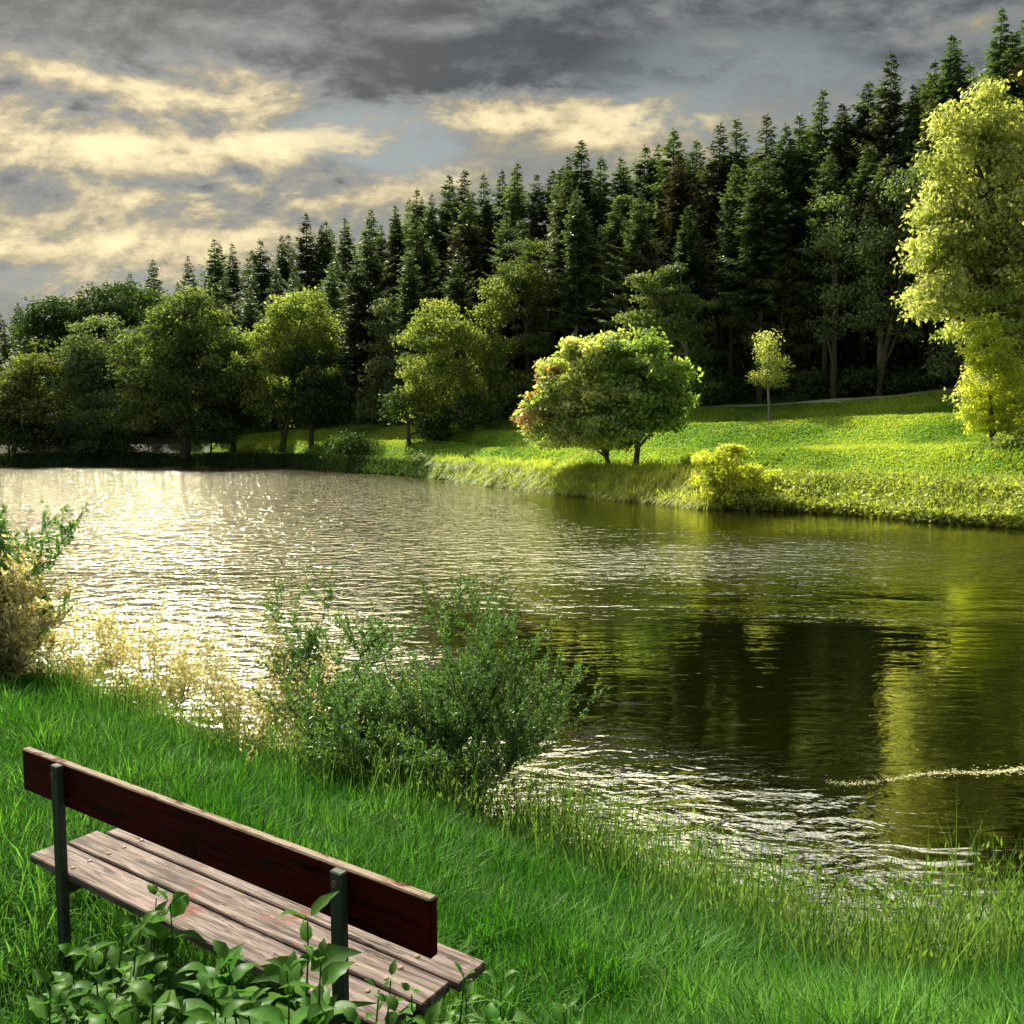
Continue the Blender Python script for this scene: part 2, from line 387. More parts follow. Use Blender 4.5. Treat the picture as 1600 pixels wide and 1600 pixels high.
def water_mat():
    m, n = new_mat('lake_water')
    P = n.node('ShaderNodeNewGeometry').outputs['Position']; x, y, z = n.sep(P)
    big = n.noise(n.vm('MULTIPLY', P, (.35, 1, 1)), .16, 5, .6, .5)
    # breeze patches: open water to the left and a band across are ruffled, the lee by the near right bank is calm
    px = n.m('DIVIDE', x, n.m('MAXIMUM', y, 1.0))
    edge = n.m('ADD', y, n.m('MULTIPLY', n.m('SUBTRACT', big, .5), 22.0))
    ruff = n.ss(edge, 15.5, 26.0)
    left = n.ss(n.m('ADD', x, n.m('MULTIPLY', n.m('SUBTRACT', big, .5), 4.0)), -.3, -3.2)
    lee = n.ss(edge, 27.0, 36.0); lee = n.m('MULTIPLY', lee, n.ss(px, -.02, .12))
    r = n.m('MAXIMUM', n.m('MULTIPLY', ruff, n.m('SUBTRACT', 1.0, n.m('MULTIPLY', lee, .75))), n.m('MULTIPLY', left, .85))
    Pr = n.vm('MULTIPLY', P, (.75, 1.25, 1))
    w1 = n.noise(Pr, 2.0, 3, .55, .6); w2 = n.noise(Pr, 6.5, 3, .6, .4); w3 = n.noise(n.vm('MULTIPLY', P, (.45, 1.0, 1)), .9, 3, .5, .8)
    shoal = n.m('MULTIPLY', n.ss(n.m('ADD', n.m('MULTIPLY_ADD', px, 5.5, y), n.m('MULTIPLY', n.m('SUBTRACT', big, .5), 5.0)), 12.2, 8.6), n.ss(px, .52, .28))
    amp = n.m('MAXIMUM', r, n.m('MULTIPLY', shoal, .9))
    calm = add2(n, n.m('MULTIPLY', w3, .016), n.m('MULTIPLY', n.noise(n.vm('MULTIPLY', P, (.5, 1.5, 1)), 3.2, 2, .5, .5), .006))
    rough = add2(n, n.m('MULTIPLY', w1, .13), n.m('MULTIPLY', w2, .034))
    h = n.m('ADD', calm, n.m('MULTIPLY', rough, n.m('MULTIPLY', amp, n.ss(y, 14.0, 24.0, 1.0, .62))))
    b = n.node('ShaderNodeBump'); b.inputs['Strength'].default_value = 1.0; b.inputs['Distance'].default_value = 1.0
    n.put(b.inputs['Height'], h)
    df = n.node('ShaderNodeBsdfDiffuse'); n.put(df.inputs[0], n.mix(n.noise(P, .3, 3), (.0020, .0035, .0004), (.005, .0065, .0006)))
    gl = n.node('ShaderNodeBsdfGlossy'); n.put(gl.inputs['Roughness'], n.m('MULTIPLY_ADD', r, .055, .03)); gl.inputs[0].default_value = (.97, .93, .70, 1)
    fr = n.node('ShaderNodeFresnel'); fr.inputs[0].default_value = 1.33
    for q in (df, gl, fr): n.l.new(b.outputs[0], q.inputs['Normal'])
    mx = n.node('ShaderNodeMixShader'); n.put(mx.inputs[0], n.m('MINIMUM', n.m('MULTIPLY_ADD', fr.outputs[0], 2.8, .04), .80))
    n.l.new(df.outputs[0], mx.inputs[1]); n.l.new(gl.outputs[0], mx.inputs[2])
    o = n.node('ShaderNodeOutputMaterial'); n.l.new(mx.outputs[0], o.inputs[0]); return m


def add2(n, *a):
    r = a[0]
    for q in a[1:]: r = n.m('ADD', r, q)
    return r


# ------------------------------------------------------------------ setting: terrain and water
def grid(xs, ys):
    X, Y = np.meshgrid(xs, ys); return X, Y


def terrain():
    ys = np.concatenate([np.linspace(-30, 0, 12)[:-1], np.linspace(0, 18, 110)[:-1], np.linspace(18, 27, 10)[:-1],
                         np.linspace(27, 150, 300)[:-1], np.linspace(150, 260, 60)[:-1], np.linspace(260, 900, 14)])
    a = np.linspace(0, 1, 260); h = np.sinh(a * 4.2) / math.sinh(4.2) * 500
    xs = np.concatenate([-h[::-1][:-1], h])
    X, Y = grid(xs, ys); Z = ground_z(X, Y)
    px = 800 + 1400 * X / np.maximum(Y, 1.5)
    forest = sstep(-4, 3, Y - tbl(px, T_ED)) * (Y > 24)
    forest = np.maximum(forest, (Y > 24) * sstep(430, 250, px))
    g = Geo(); ny, nx = X.shape; idx = np.arange(ny * nx).reshape(ny, nx)
    F = np.stack([idx[:-1, :-1], idx[:-1, 1:], idx[1:, 1:], idx[1:, :-1]], -1).reshape(-1, 4)
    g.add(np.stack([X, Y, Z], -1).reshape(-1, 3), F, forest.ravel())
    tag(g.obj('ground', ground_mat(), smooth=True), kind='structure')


terrain()
g = Geo(); g.add([[-520, 0, 0], [520, 0, 0], [520, 300, 0], [-520, 300, 0]], [[0, 1, 2, 3]])
tag(g.obj('lake_water', water_mat()), kind='structure')

# pale gravel path along the foot of the wood
pth = Geo(); cols = np.arange(1020, 1560, 8)
pts = []
for q in cols:
    Dp = tbl(q, T_ED) - 3.2 + math.sin(q * .013) * .6
    for e in (-1.5, 0, 1.5):
        X_ = xat(q, Dp + e); pts.append((X_, Dp + e, gz(X_, Dp + e) + .04))
n_ = len(cols); idx = np.arange(n_ * 3).reshape(n_, 3)
pth.add(pts, np.stack([idx[:-1, :-1], idx[1:, :-1], idx[1:, 1:], idx[:-1, 1:]], -1).reshape(-1, 4))
M_path = simple('path_gravel', lambda n, g: n.mix(n.noise(g, 5, 5), (.30, .32, .18), (.60, .58, .40)), .95)
tag(pth.obj('path', M_path), kind='structure')


# ------------------------------------------------------------------ conifers
def spruce_meshes(seed, H, base, R, whorl=.5, nb=7, ragged=.25, fs=1.0, flat=0.0):
    r = np.random.default_rng(seed); g = Geo(); tr = Geo()
    zt = np.linspace(-.6, H * .985, 10); tube(tr, np.stack([np.sin(zt * .3 + seed) * .04, np.cos(zt * .2) * .04, zt], 1), np.interp(zt, [0, H], [H * .011 + .06, .02]), 7)
    z = base; C = []; Dd = []; Nn = []; L = []; W = []; T = []
    lean = r.uniform(0, 6.3)
    while z < H - .35:
        f = (H - z) / (H - base); prof = (1 - math.exp(-(H - z) * .45 / R)) * (1 - .3 * max(0, (f - .7) / .3))
        rr = R * prof * (1 + r.normal(0, ragged * .55)); rr = max(rr, .18)
        k = max(5, int(nb * (.7 + .5 * f)))
        a0 = r.uniform(0, 6.3)
        for b in range(k):
            if r.random() < ragged * .35: continue
            az = a0 + b / k * 2 * math.pi + r.normal(0, .25); ln = rr * r.uniform(.7, 1.22) * (1 + .15 * math.cos(az - lean))
            d = np.array([math.cos(az), math.sin(az)]); sd = np.array([-d[1], d[0]])
            droop = r.uniform(.15, .42) * (.35 + f) * (1 - flat) - (.35 * (1 - f)) * (1 - flat); up = .22 * (1 - flat)
            z0 = z + r.uniform(-.2, .2)
            n = max(2, int(ln / .30)); s = (np.arange(n) + r.uniform(.2, .8, n)) / n
            rad = ln * s; zz_ = z0 - droop * rad + up * ln * s ** 3 * (f > .12)
            base_p = np.stack([d[0] * rad, d[1] * rad, zz_], 1)
            for side in (-1, 1, 0):
                ang = r.uniform(.5, 1.15, n) * side
                dirv = np.stack([d[0] * np.cos(ang) + sd[0] * np.sin(ang), d[1] * np.cos(ang) + sd[1] * np.sin(ang), r.uniform(-.75, -.05, n) * (.5 + .5 * f) * (1 - flat) + r.normal(0, .15, n)], 1)
                tl = (.28 + .75 * (1 - s) * min(1, ln / 2.2)) * r.uniform(.7, 1.25, n) * fs
                if side == 0: dirv[:, 2] = -.15 + r.normal(0, .2, n); tl = tl * .9
                C.append(base_p); Dd.append(dirv); Nn.append(np.stack([r.normal(0, .45, n), r.normal(0, .45, n), np.ones(n)], 1))
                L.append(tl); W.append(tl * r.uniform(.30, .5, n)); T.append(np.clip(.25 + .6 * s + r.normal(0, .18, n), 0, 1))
        z += whorl * (.55 + .6 * f) * r.uniform(.75, 1.25)
    # leader
    k = 10; C.append(np.tile([[0, 0, H - .9]], (k, 1)) + np.stack([np.zeros(k), np.zeros(k), np.linspace(0, .7, k)], 1)); az = r.uniform(0, 6.3, k)
    Dd.append(np.stack([np.cos(az) * .6, np.sin(az) * .6, np.full(k, .8)], 1)); Nn.append(r.normal(0, 1, (k, 3))); L.append(np.full(k, .4)); W.append(np.full(k, .1)); T.append(np.full(k, .5))
    leaf_quads(g, np.concatenate(C), np.concatenate(Dd), np.concatenate(Nn), np.concatenate(L), np.concatenate(W), np.concatenate(T), .5)
    # dead stubs on the bare lower stem
    for q in range(int(base * 1.5)):
        zq = r.uniform(base * .25, base); az = r.uniform(0, 6.3); l = r.uniform(.4, 1.4)
        tube(tr, [[0, 0, zq], [math.cos(az) * l, math.sin(az) * l, zq - .1 * l]], [.03, .01], 4)
    return tr, g


VAR = []   # (trunk mesh, crown mesh, height)
specs = [(1, 27, 7, 4.2), (2, 30, 10, 4.6), (3, 25, 5, 3.8), (4, 28, 11, 4.3), (5, 23, 6, 3.8), (6, 31, 8, 4.8), (7, 26, 3, 4.4)]
for sd, H, b, R in specs:
    tr, cr = spruce_meshes(sd, H, b, R * 1.2, .74, 10, .36, 1.35)
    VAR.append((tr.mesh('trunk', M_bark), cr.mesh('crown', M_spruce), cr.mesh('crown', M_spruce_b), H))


def conifer(px, D, top_py, var, label, group=None, brown=False, name='spruce_tree', pale=None):
    x = xat(px, D); zg = gz(x, D); ztop = at(px, top_py, D)[2]
    tm, cm, cb, H = VAR[var]; s = (ztop - zg) / H
    t = thing(name, label, 'spruce tree', (x, D, zg - .1), group, random.uniform(0, 6.28))
    sw = s ** .6 * random.uniform(.8, 1.15) if s < 1.2 else s
    t.scale = (sw, sw, s)
    for nm, me in (('trunk', pale or tm), ('crown', cb if brown else cm)):
        o = bpy.data.objects.new(nm, me); COL.objects.link(o); o.parent = t
    return t


SKY = ([-400, -200, 0, 60, 130, 200, 260, 300, 345, 400, 450, 485, 520, 560, 620, 655, 700, 735, 770, 800, 830, 860, 900, 940, 1000, 1045, 1085, 1120, 1185, 1230, 1270, 1320, 1370, 1410, 1460, 1500, 1535, 1580, 1640, 1760, 1900],
       [500, 490, 478, 468, 455, 435, 410, 405, 372, 380, 365, 335, 345, 335, 322, 298, 285, 262, 265, 252, 265, 255, 222, 245, 225, 202, 215, 188, 178, 175, 140, 150, 82, 120, 55, 90, 12, 5, -40, -60, -60])


def skyline(px): return float(np.interp(px, SKY[0], SKY[1]))


def mark(px):
    for lim, nm in ((150, 'at the far left'), (330, 'above the big olive tree'), (560, 'above the pale yellow shore tree'), (860, 'above the mid shore tree pair'),
                    (1080, 'above the bushy lakeside tree'), (1300, 'above the slim sapling'), (1480, 'left of the tall yellow tree'), (9999, 'behind the tall yellow tree')):
        if px < lim: return nm


NTH = ['leftmost', 'second from left', 'third from left', 'fourth from left', 'fifth from left', 'sixth from left', 'seventh from left', 'eighth from left', 'ninth from left', 'tenth from left', 'eleventh from left', 'twelfth from left']


# tallest ones that break the skyline, placed one by one
TOPS = [(40, 470), (105, 462), (178, 436), (215, 425), (250, 404), (303, 398), (345, 372), (372, 378), (415, 372), (448, 366), (486, 332), (516, 342), (545, 338), (585, 325), (622, 318),
        (655, 292), (678, 300), (705, 272), (728, 262), (757, 268), (785, 262), (808, 250), (838, 268), (862, 262), (905, 218), (885, 240), (935, 240), (965, 243), (1002, 225), (1045, 198), (1022, 222),
        (1080, 215), (1115, 190), (1140, 182), (1185, 175), (1215, 190), (1268, 135), (1298, 158), (1235, 175), (1370, 76), (1338, 125), (1405, 128), (1460, 50), (1432, 110), (1490, 95), (1533, 8), (1558, 45), (1590, -10), (1640, -35), (1700, -50)]
TOPS.sort(); nth = {}
for i, (px, py) in enumerate(TOPS):
    big_one = py < 60 or px in (1370, 1268, 905)
    D = tbl(px, T_ED) + (8 if px > 1100 else 14) + random.uniform(-3, 6)
    if px < 900: D = tbl(px, T_ED) * .45 + tbl(px, T_RD) * .55 + random.uniform(-5, 5)
    conifer(px, float(D), py, random.choice([0, 1, 2, 5, 6]), 'pointed skyline spruce %s, %s' % (mark(px), NTH[nth.setdefault(mark(px), 0)]), 'spruces on the skyline ' + mark(px)); nth[mark(px)] += 1

# the wood itself: rows climbing the hillside
PALE = {}
for k_, v_ in enumerate(VAR):
    PALE[k_] = v_[0].copy(); PALE[k_].name = 'trunk'; PALE[k_].materials.clear(); PALE[k_].materials.append(M_palebark)
cnt = 0
for row, (f, sp) in enumerate(((0.02, 1.0), (.16, 1.05), (.36, 1.1), (.62, 1.15), (.9, 1.2))):
    px = -190 + row * 13
    while px < 1780:
        ed, rd = tbl(px, T_ED), tbl(px, T_RD); D = float(ed + (rd - ed) * f + random.uniform(-2, 2))
        sky_py = skyline(px)
        base_py = 640 if px > 850 else 680
        drop = {0: .17, 1: .10, 2: .06, 3: .04, 4: .045}[row]
        top = sky_py + (base_py - sky_py) * (drop + random.uniform(-.04, .16))
        front = row == 0
        zone = ('dark front row spruce ', 'dark second row spruce ', 'dark third row spruce ', 'dark fourth row spruce ', 'dark topmost row spruce ')[row]
        key = (row, mark(px)); nth.setdefault(key, 0)
        lab = zone + mark(px) + ', ' + NTH[min(11, nth[key])]; nth[key] += 1
        vv = random.choice([1, 3, 3, 5] if px > 850 and row < 2 else [0, 2, 4, 6, 5])
        conifer(px, D, top, vv, lab, zone.replace('dark', 'row of').replace('spruce', 'spruces') + mark(px), brown=random.random() < .06, pale=PALE[vv] if row == 0 and random.random() < .5 else None)
        cnt += 1
        px += sp * 5.4 * 1400 / D * random.uniform(.75, 1.3)
# brownish big spruce at right edge
conifer(1612, 60, -60, 5, 'tall brownish spruce rising behind the yellow tree at the right edge', None, True)
conifer(1665, 64, -40, 6, 'outermost brownish spruce, half out of the picture at the upper right', None, True)

# ------------------------------------------------------------------ broadleaved trees
def crown_geo(g, lobes, D_leaf, size, seed, clump=.32, sub=26, up=0.3, flatten=1.0, tintf=None, gap=.0):
    """lobes: (x,y,z,rx,ry,rz) ; leaves gather in sprays on the shell of each lobe"""
    r = np.random.default_rng(seed)
    for (x, y, z, rx, ry, rz) in lobes:
        area = 4 * math.pi * ((rx * ry) ** 1.6 / 3 + (rx * rz) ** 1.6 / 3 + (ry * rz) ** 1.6 / 3) ** (1 / 1.6)
        k = max(6, int(area / (clump ** 2) / 5.0)); nl = max(40, int(area * D_leaf))
        u_ = norm(r.normal(size=(k, 3))); keep = r.random(k) > gap; u_ = u_[keep]; k = len(u_)
        rad = r.uniform(.72, 1.08, k)[:, None]
        cc = np.array([x, y, z]) + u_ * rad * np.array([rx, ry, rz])
        cs = clump * r.uniform(.7, 1.5, k); ct = r.normal(0, .24, k)
        w_ = cs ** 2; ci = r.choice(k, nl, p=w_ / w_.sum())
        off = np.clip(r.normal(size=(nl, 3)), -1.7, 1.7) * np.array([1, 1, .55 * flatten]) * cs[ci][:, None] * .62
        P = cc[ci] + off
        outw = norm(u_[ci] + off * .5)
        Nn = norm(outw * .8 + np.array([0, 0, up]) + r.normal(0, .55, (nl, 3)))
        Dr = r.normal(size=(nl, 3)) + np.array([0, 0, -.35]); Dr = Dr - Nn * (Dr * Nn).sum(1, keepdims=True)
        L = size * r.uniform(.6, 1.35, nl)
        T = np.clip(.45 + ct[ci] + r.normal(0, .18, nl) + .25 * (off[:, 2] / (cs[ci] + 1e-6)) * .5, 0, 1)  # tint varies by clump and rises towards the clump top
        leaf_quads(g, P, Dr, Nn, L, L * r.uniform(.5, .8, nl), T, .45)


def pixel_lobes(D, L, squash=.9, jit=.15, seed=0):
    r = np.random.default_rng(seed + 77); out = []
    for q in L:
        px, py, rx = q[:3]; ry = q[3] if len(q) > 3 else rx
        dd = D + (q[4] if len(q) > 4 else r.uniform(-1, 1) * rx / 1400 * D * .5)
        p = at(px, py, dd); k = dd / 1400
        out.append((p[0], p[1], p[2], rx * k, max(rx, ry * .7) * k * squash, ry * k))
    return out


def limbs(g, base, lobes, r0, seed, k=7, spread=True, topf=.8):
    r = np.random.default_rng(seed); lobes = sorted(lobes, key=lambda q: q[2]); base = np.array(base, float)
    top = np.array(max(lobes, key=lambda q: q[2])[:3]); H = top[2] - base[2]
    t = np.linspace(0, 1, 9); ax = base + np.outer(t, (top - base)) + np.stack([np.sin(t * 5 + seed) * .02 * H * t, np.cos(t * 4) * .02 * H * t, 0 * t], 1)
    tube(g, ax, r0 * (1.15 - t) ** 1.1 + .02, 8)
    for q in lobes[:-1] if len(lobes) > 1 else []:
        c = np.array(q[:3]); hz = np.clip((c[2] - base[2]) / H - .22, .12, .85)
        s = base + (top - base) * hz; m_ = (s + c) / 2 + np.array([0, 0, .06 * H]) + r.normal(0, .03 * H, 3)
        tt = np.linspace(0, 1, 6)[:, None]; P = (1 - tt) ** 2 * s + 2 * tt * (1 - tt) * m_ + tt ** 2 * c
        tube(g, P, r0 * .5 * (1.1 - tt[:, 0]) + .015, 6)
        for e in range(5):
            e2 = c + r.normal(0, .6, 3) * np.array(q[3:]); tube(g, [P[3], (P[3] + e2) / 2 + r.normal(0, .1, 3), e2], [r0 * .2, r0 * .12, .01], 4)


def tree(name, label, cat, base_px, base_py, D, lobes, mat, size, dens, r0, seed, bark=None, clump=None, extra=None, gap=.05, flatten=.75, fill=5, group=None, sq=.9, trunks=None, ls=.86):
    LB = [(a, b, c, d * ls, e * ls, f * ls) for a, b, c, d, e, f in pixel_lobes(D, lobes, sq, seed=seed)]
    r = np.random.default_rng(seed)
    # smaller lobes breaking the outline of the large ones
    sm = []
    for (x, y, z, a, b, c) in LB:
        for k in range(fill):
            u_ = norm(r.normal(size=3) + np.array([0, -.2, .1])) * r.uniform(.95, 1.2); s_ = r.uniform(.24, .52)
            sm.append((x + u_[0] * a * .85, y + u_[1] * b * .85, z + u_[2] * c * .85, a * s_, b * s_, c * s_))
    x = xat(base_px, D); z0 = gz(x, D)
    t = thing(name, label, cat, (x, D, z0), group)
    off = np.array([x, D, z0]); rel = [tuple(np.array(q[:3]) - off) + tuple(q[3:]) for q in LB]; rels = [tuple(np.array(q[:3]) - off) + tuple(q[3:]) for q in sm]
    tg = Geo(); limbs(tg, (0, 0, -.3), rel, r0, seed)
    for (tp, tr_) in (trunks or []): limbs(tg, (xat(tp, D) - x, .3, -.3), rel[:3], tr_, seed + 3)
    tg.obj('trunk', bark or M_bark, t, True)
    cg = Geo(); size = size * (.8 if size > .3 else .9); dens = dens * 1.5; cl_ = (clump or size * 3.0) * 1.05; gap = max(gap, .2)
    crown_geo(cg, rel, dens, size, seed, cl_, flatten=flatten, gap=gap); crown_geo(cg, rels, dens, size, seed + 1, cl_, flatten=flatten, gap=gap)
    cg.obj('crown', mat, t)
    if extra:
        for nm, m2, lb in extra:
            e = Geo(); R2 = [tuple(np.array(q[:3]) - off) + tuple(q[3:]) for q in pixel_lobes(D, lb, sq, seed=seed + 5)]
            crown_geo(e, R2, dens, size, seed + 9, cl_, gap=gap); e.obj(nm, m2, t)
    return t


DN = 14   # leaves per square metre of lobe at long range
# far left shore
tree('broadleaf_tree', 'yellowish green tree at the left edge of the far shore', 'tree', 20, 700, 112, [(20, 600, 42, 45), (55, 560, 30, 34), (0, 640, 50, 50), (60, 650, 40, 40)], M_olive, .5, DN, .3, 21)
tree('broadleaf_tree', 'tall domed dark olive tree rising above the left shore trees', 'tree', 105, 690, 132, [(105, 515, 50, 52), (75, 560, 40, 60), (140, 560, 48, 70), (160, 495, 50, 42), (215, 480, 42, 35), (60, 500, 30, 30)], M_dark, .6, DN - 4, .4, 22)
tree('broadleaf_tree', 'grey green spreading tree left of the big olive tree', 'tree', 160, 700, 118, [(160, 540, 55, 48), (130, 590, 40, 45), (185, 610, 50, 55), (140, 650, 45, 40)], M_grey, .5, DN, .35, 23)
tree('broadleaf_tree', 'big wide olive green tree on the far left shore with a dark trunk', 'tree', 290, 705, 111.6, [(290, 520, 62, 55), (235, 565, 55, 55), (340, 560, 55, 60), (280, 610, 80, 60), (215, 635, 45, 45), (355, 620, 45, 50), (300, 490, 45, 32)], M_olive, .5, DN, .55, 24, gap=.1)
tree('broadleaf_tree', 'dark rounded tree right of the big olive tree', 'tree', 365, 690, 116, [(365, 590, 42, 60), (385, 630, 35, 45), (345, 640, 40, 40)], M_dark, .5, DN, .35, 25)
tree('broadleaf_tree', 'pale yellow green tree with a rounded top behind a dark bush', 'tree', 440, 668, 113, [(475, 495, 48, 42), (440, 530, 45, 45), (500, 520, 28, 35), (430, 580, 42, 42), (480, 560, 42, 40), (415, 620, 28, 28), (445, 640, 22, 25)], M_lime, .42, DN + 4, .35, 26, gap=.1)
tree('broadleaf_tree', 'dark green bushy tree in front of the pale yellow tree', 'tree', 487, 668, 109, [(487, 585, 38, 36), (500, 625, 42, 38), (470, 635, 36, 32)], M_dark, .42, DN, .3, 27)
tree('broadleaf_tree', 'narrow grey green tree left of the rounded pair at mid shore', 'tree', 600, 665, 110, [(605, 500, 24, 42), (595, 555, 30, 42), (610, 600, 34, 45), (590, 630, 28, 32)], M_grey, .42, DN, .25, 28)
tree('broadleaf_tree', 'rounded yellow green tree at mid shore, left of a rounded pair', 'tree', 680, 700, 92, [(685, 505, 42, 42), (660, 550, 40, 45), (715, 545, 35, 45), (680, 600, 52, 50), (665, 645, 38, 40), (705, 650, 38, 38)], M_lime, .36, DN + 4, .3, 29)
tree('broadleaf_tree', 'taller yellow green tree at mid shore, right of a rounded pair', 'tree', 765, 668, 93, [(765, 480, 26, 42), (755, 530, 36, 42), (785, 560, 42, 50), (760, 610, 48, 45), (810, 610, 32, 40)], M_lime, .38, DN + 2, .3, 30)
tree('broadleaf_tree', 'dark green low tree under the rounded yellow green pair', 'tree', 640, 705, 90, [(635, 640, 30, 34), (690, 668, 45, 26), (735, 645, 35, 30)], M_dark, .38, DN, .25, 31)
for i, (px, py, rx, ry, lb) in enumerate(((15, 665, 60, 42, 'dark leaning bush at the left edge of the far shore'), (110, 680, 60, 34, 'broad dark bush overhanging the water at far left'),
                                       (185, 690, 45, 26, 'low dark bush beside the pale gap in the left shore'), (330, 665, 45, 35, 'dark bush right of the big olive tree trunk'), (548, 690, 32, 26, 'shadowed bush at the end of the far left meadow'))):
    D = tbl(px, T_SH) + 2.0
    tree('shore_bush', lb, 'bush', px, 715, float(D), [(px, py, rx * .7, ry * .8), (px - rx * .5, py + 8, rx * .5, ry * .7), (px + rx * .5, py + 10, rx * .5, ry * .7)], M_dark, .42, DN, .12, 40 + i)
# conifers with flat layered boughs
def layered(name, label, px, base_py, D, pads, mat, seed, r0=.3, bark=None):
    return tree(name, label, 'tree', px, base_py, D, pads, mat, .30, 30, r0, seed, bark, clump=.8, flatten=.5, gap=.18, fill=2, sq=.8)


layered('layered_pine', 'broad tree with flat layered yellowish boughs behind the bushy lakeside tree', 1078, 640, 79, [(1015, 440, 30, 16), (1065, 432, 32, 18), (1040, 465, 48, 18), (1085, 480, 32, 20), (1000, 495, 36, 15), (1055, 515, 52, 18), (1095, 540, 28, 20), (1030, 545, 42, 16), (1075, 575, 36, 16), (1090, 600, 28, 14)], M_larch, 51, .22, M_palebark)
layered('layered_pine', 'layered light green conifer behind the small slim sapling', 1222, 640, 80, [(1222, 418, 26, 14), (1215, 445, 36, 15), (1190, 470, 50, 14), (1240, 478, 36, 16), (1165, 495, 36, 12), (1225, 508, 52, 16), (1255, 535, 40, 16), (1190, 535, 40, 14), (1225, 565, 52, 15), (1250, 595, 42, 13)], M_larch, 52, .25)
layered('layered_pine', 'grey green layered conifer above the right end of the tree row', 828, 650, 96, [(822, 392, 28, 16), (810, 425, 42, 20), (850, 450, 36, 20), (800, 470, 36, 18), (840, 500, 42, 20), (820, 540, 46, 20)], M_larch, 53, .3)
layered('layered_pine', 'grey leafless looking tree with upswept pale boughs left of the layered tree', 985, 640, 93, [(985, 330, 26, 24), (965, 370, 30, 22), (1000, 390, 30, 22), (975, 425, 34, 20)], M_grey, 54, .3)
tree('broadleaf_tree', 'dull grey green leafy tree left of the tall yellow tree', 'tree', 1368, 625, 72, [(1425, 300, 36, 42), (1400, 350, 38, 42), (1360, 390, 34, 38), (1420, 400, 34, 42), (1375, 450, 42, 36), (1400, 500, 42, 32), (1350, 490, 26, 26)], M_grey, .34, 16, .2, 55, M_bark, gap=.18)
tree('broadleaf_tree', 'dim grey green tree with drooping boughs at the edge of the wood', 'tree', 1300, 625, 74, [(1300, 340, 24, 36), (1290, 400, 30, 34), (1310, 450, 28, 30), (1290, 510, 26, 22)], M_grey, .32, 13, .25, 56, gap=.25)
tree('understory_tree', 'small pale trunked tree under the wood beside the tall yellow tree', 'tree', 1490, 612, 68, [(1490, 555, 30, 24), (1510, 530, 22, 18), (1475, 575, 22, 16)], M_grey, .3, 16, .13, 57, M_palebark, gap=.1)
for i, (px, py, lb) in enumerate(((1290, 600, 'low dark shrub at the wood edge right of the slim sapling'), (1350, 598, 'low shrub at the wood edge, second right of the slim sapling'), (1420, 592, 'dark undergrowth shrub near the pale trunk right of the meadow'),
                                 (1130, 610, 'dark shrub at the wood edge left of the slim sapling'), (1055, 600, 'green shrub directly right of the bushy lakeside tree'))):
    D = float(tbl(px, T_ED)) - (6 if px == 1055 else 1.0)
    tree('understory_shrub', lb, 'shrub', px, 620, D, [(px, py, 36, 20), (px + 25, py + 8, 24, 16), (px - 25, py + 10, 24, 14)], M_dark if i != 4 else M_chest, .3, 16, .06, 60 + i)
tree('sapling', 'small slim sapling with a thin pale trunk on the meadow', 'sapling', 1201, 640, 68, [(1200, 535, 14, 18), (1203, 560, 19, 22), (1198, 590, 22, 18), (1207, 577, 18, 18)], M_yellow, .2, 36, .09, 65, M_palebark, gap=.15)

# bushy double tree beside the lake
tree('bushy_tree', 'full green tree with a dark trunk, right one of the touching pair on the bank', 'tree', 991, 708, 55.5, [(985, 555, 44, 32), (1012, 590, 50, 38), (960, 600, 42, 40), (1005, 640, 54, 36), (965, 655, 40, 34), (1045, 615, 32, 28), (1015, 535, 20, 16), (1062, 585, 18, 18), (1035, 655, 26, 20)], M_chest, .30, 40, .16, 71, clump=.5, gap=.08, ls=1.0)
tree('bushy_tree', 'sunlit pale leaved spreading broadleaf tree on the lake bank, left one of a touching pair', 'tree', 956, 705, 57.5, [(930, 560, 42, 32), (895, 592, 46, 38), (925, 632, 54, 44), (872, 640, 44, 38), (915, 672, 48, 26), (955, 548, 32, 25), (905, 548, 20, 17), (838, 640, 22, 20), (858, 672, 36, 24), (960, 680, 34, 18)], M_chest2, .30, 40, .13, 72, clump=.45, gap=.12, ls=1.02,
     extra=[('rusty_foliage', M_rusty, [(846, 602, 16, 18), (838, 635, 18, 18), (828, 656, 17, 15), (862, 570, 12, 16)])])
# tall yellow tree on the right
tree('yellow_tree', 'tall bright yellow green tree at the right edge of the meadow', 'tree', 1575, 690, 53,
     [(1522, 172, 34, 36), (1500, 235, 44, 44), (1560, 215, 36, 42), (1545, 290, 44, 46), (1490, 320, 42, 40), (1465, 375, 38, 40), (1530, 380, 60, 48), (1590, 340, 45, 55), (1500, 440, 58, 42), (1460, 470, 34, 34), (1570, 450, 55, 50), (1530, 500, 52, 38), (1600, 520, 50, 50), (1580, 600, 55, 50)],
     M_yellow, .30, 34, .32, 73, clump=.7, gap=.22, ls=1.06)
tree('yellow_shrub', 'dense yellow column shaped shrub at the foot of the tall yellow tree', 'shrub', 1550, 690, 49, [(1540, 540, 28, 34), (1545, 590, 36, 38), (1550, 640, 40, 38), (1580, 655, 42, 34)], M_gold, .2, 70, .1, 74, clump=.35, ls=1.05)
tree('yellow_shrub', 'rounded yellow willow like bush at the water edge below the meadow', 'shrub', 1145, 790, 44.6, [(1140, 735, 36, 34), (1120, 760, 34, 28), (1165, 762, 40, 28), (1180, 745, 22, 24), (1145, 710, 18, 14)], M_gold, .17, 110, .06, 75, clump=.3, ls=1.0)
tree('bank_shrub', 'small pale bush at the corner where the far bank bends', 'shrub', 665, 740, 80, [(662, 722, 16, 15), (682, 728, 14, 10)], M_grey, .22, 30, .05, 76)
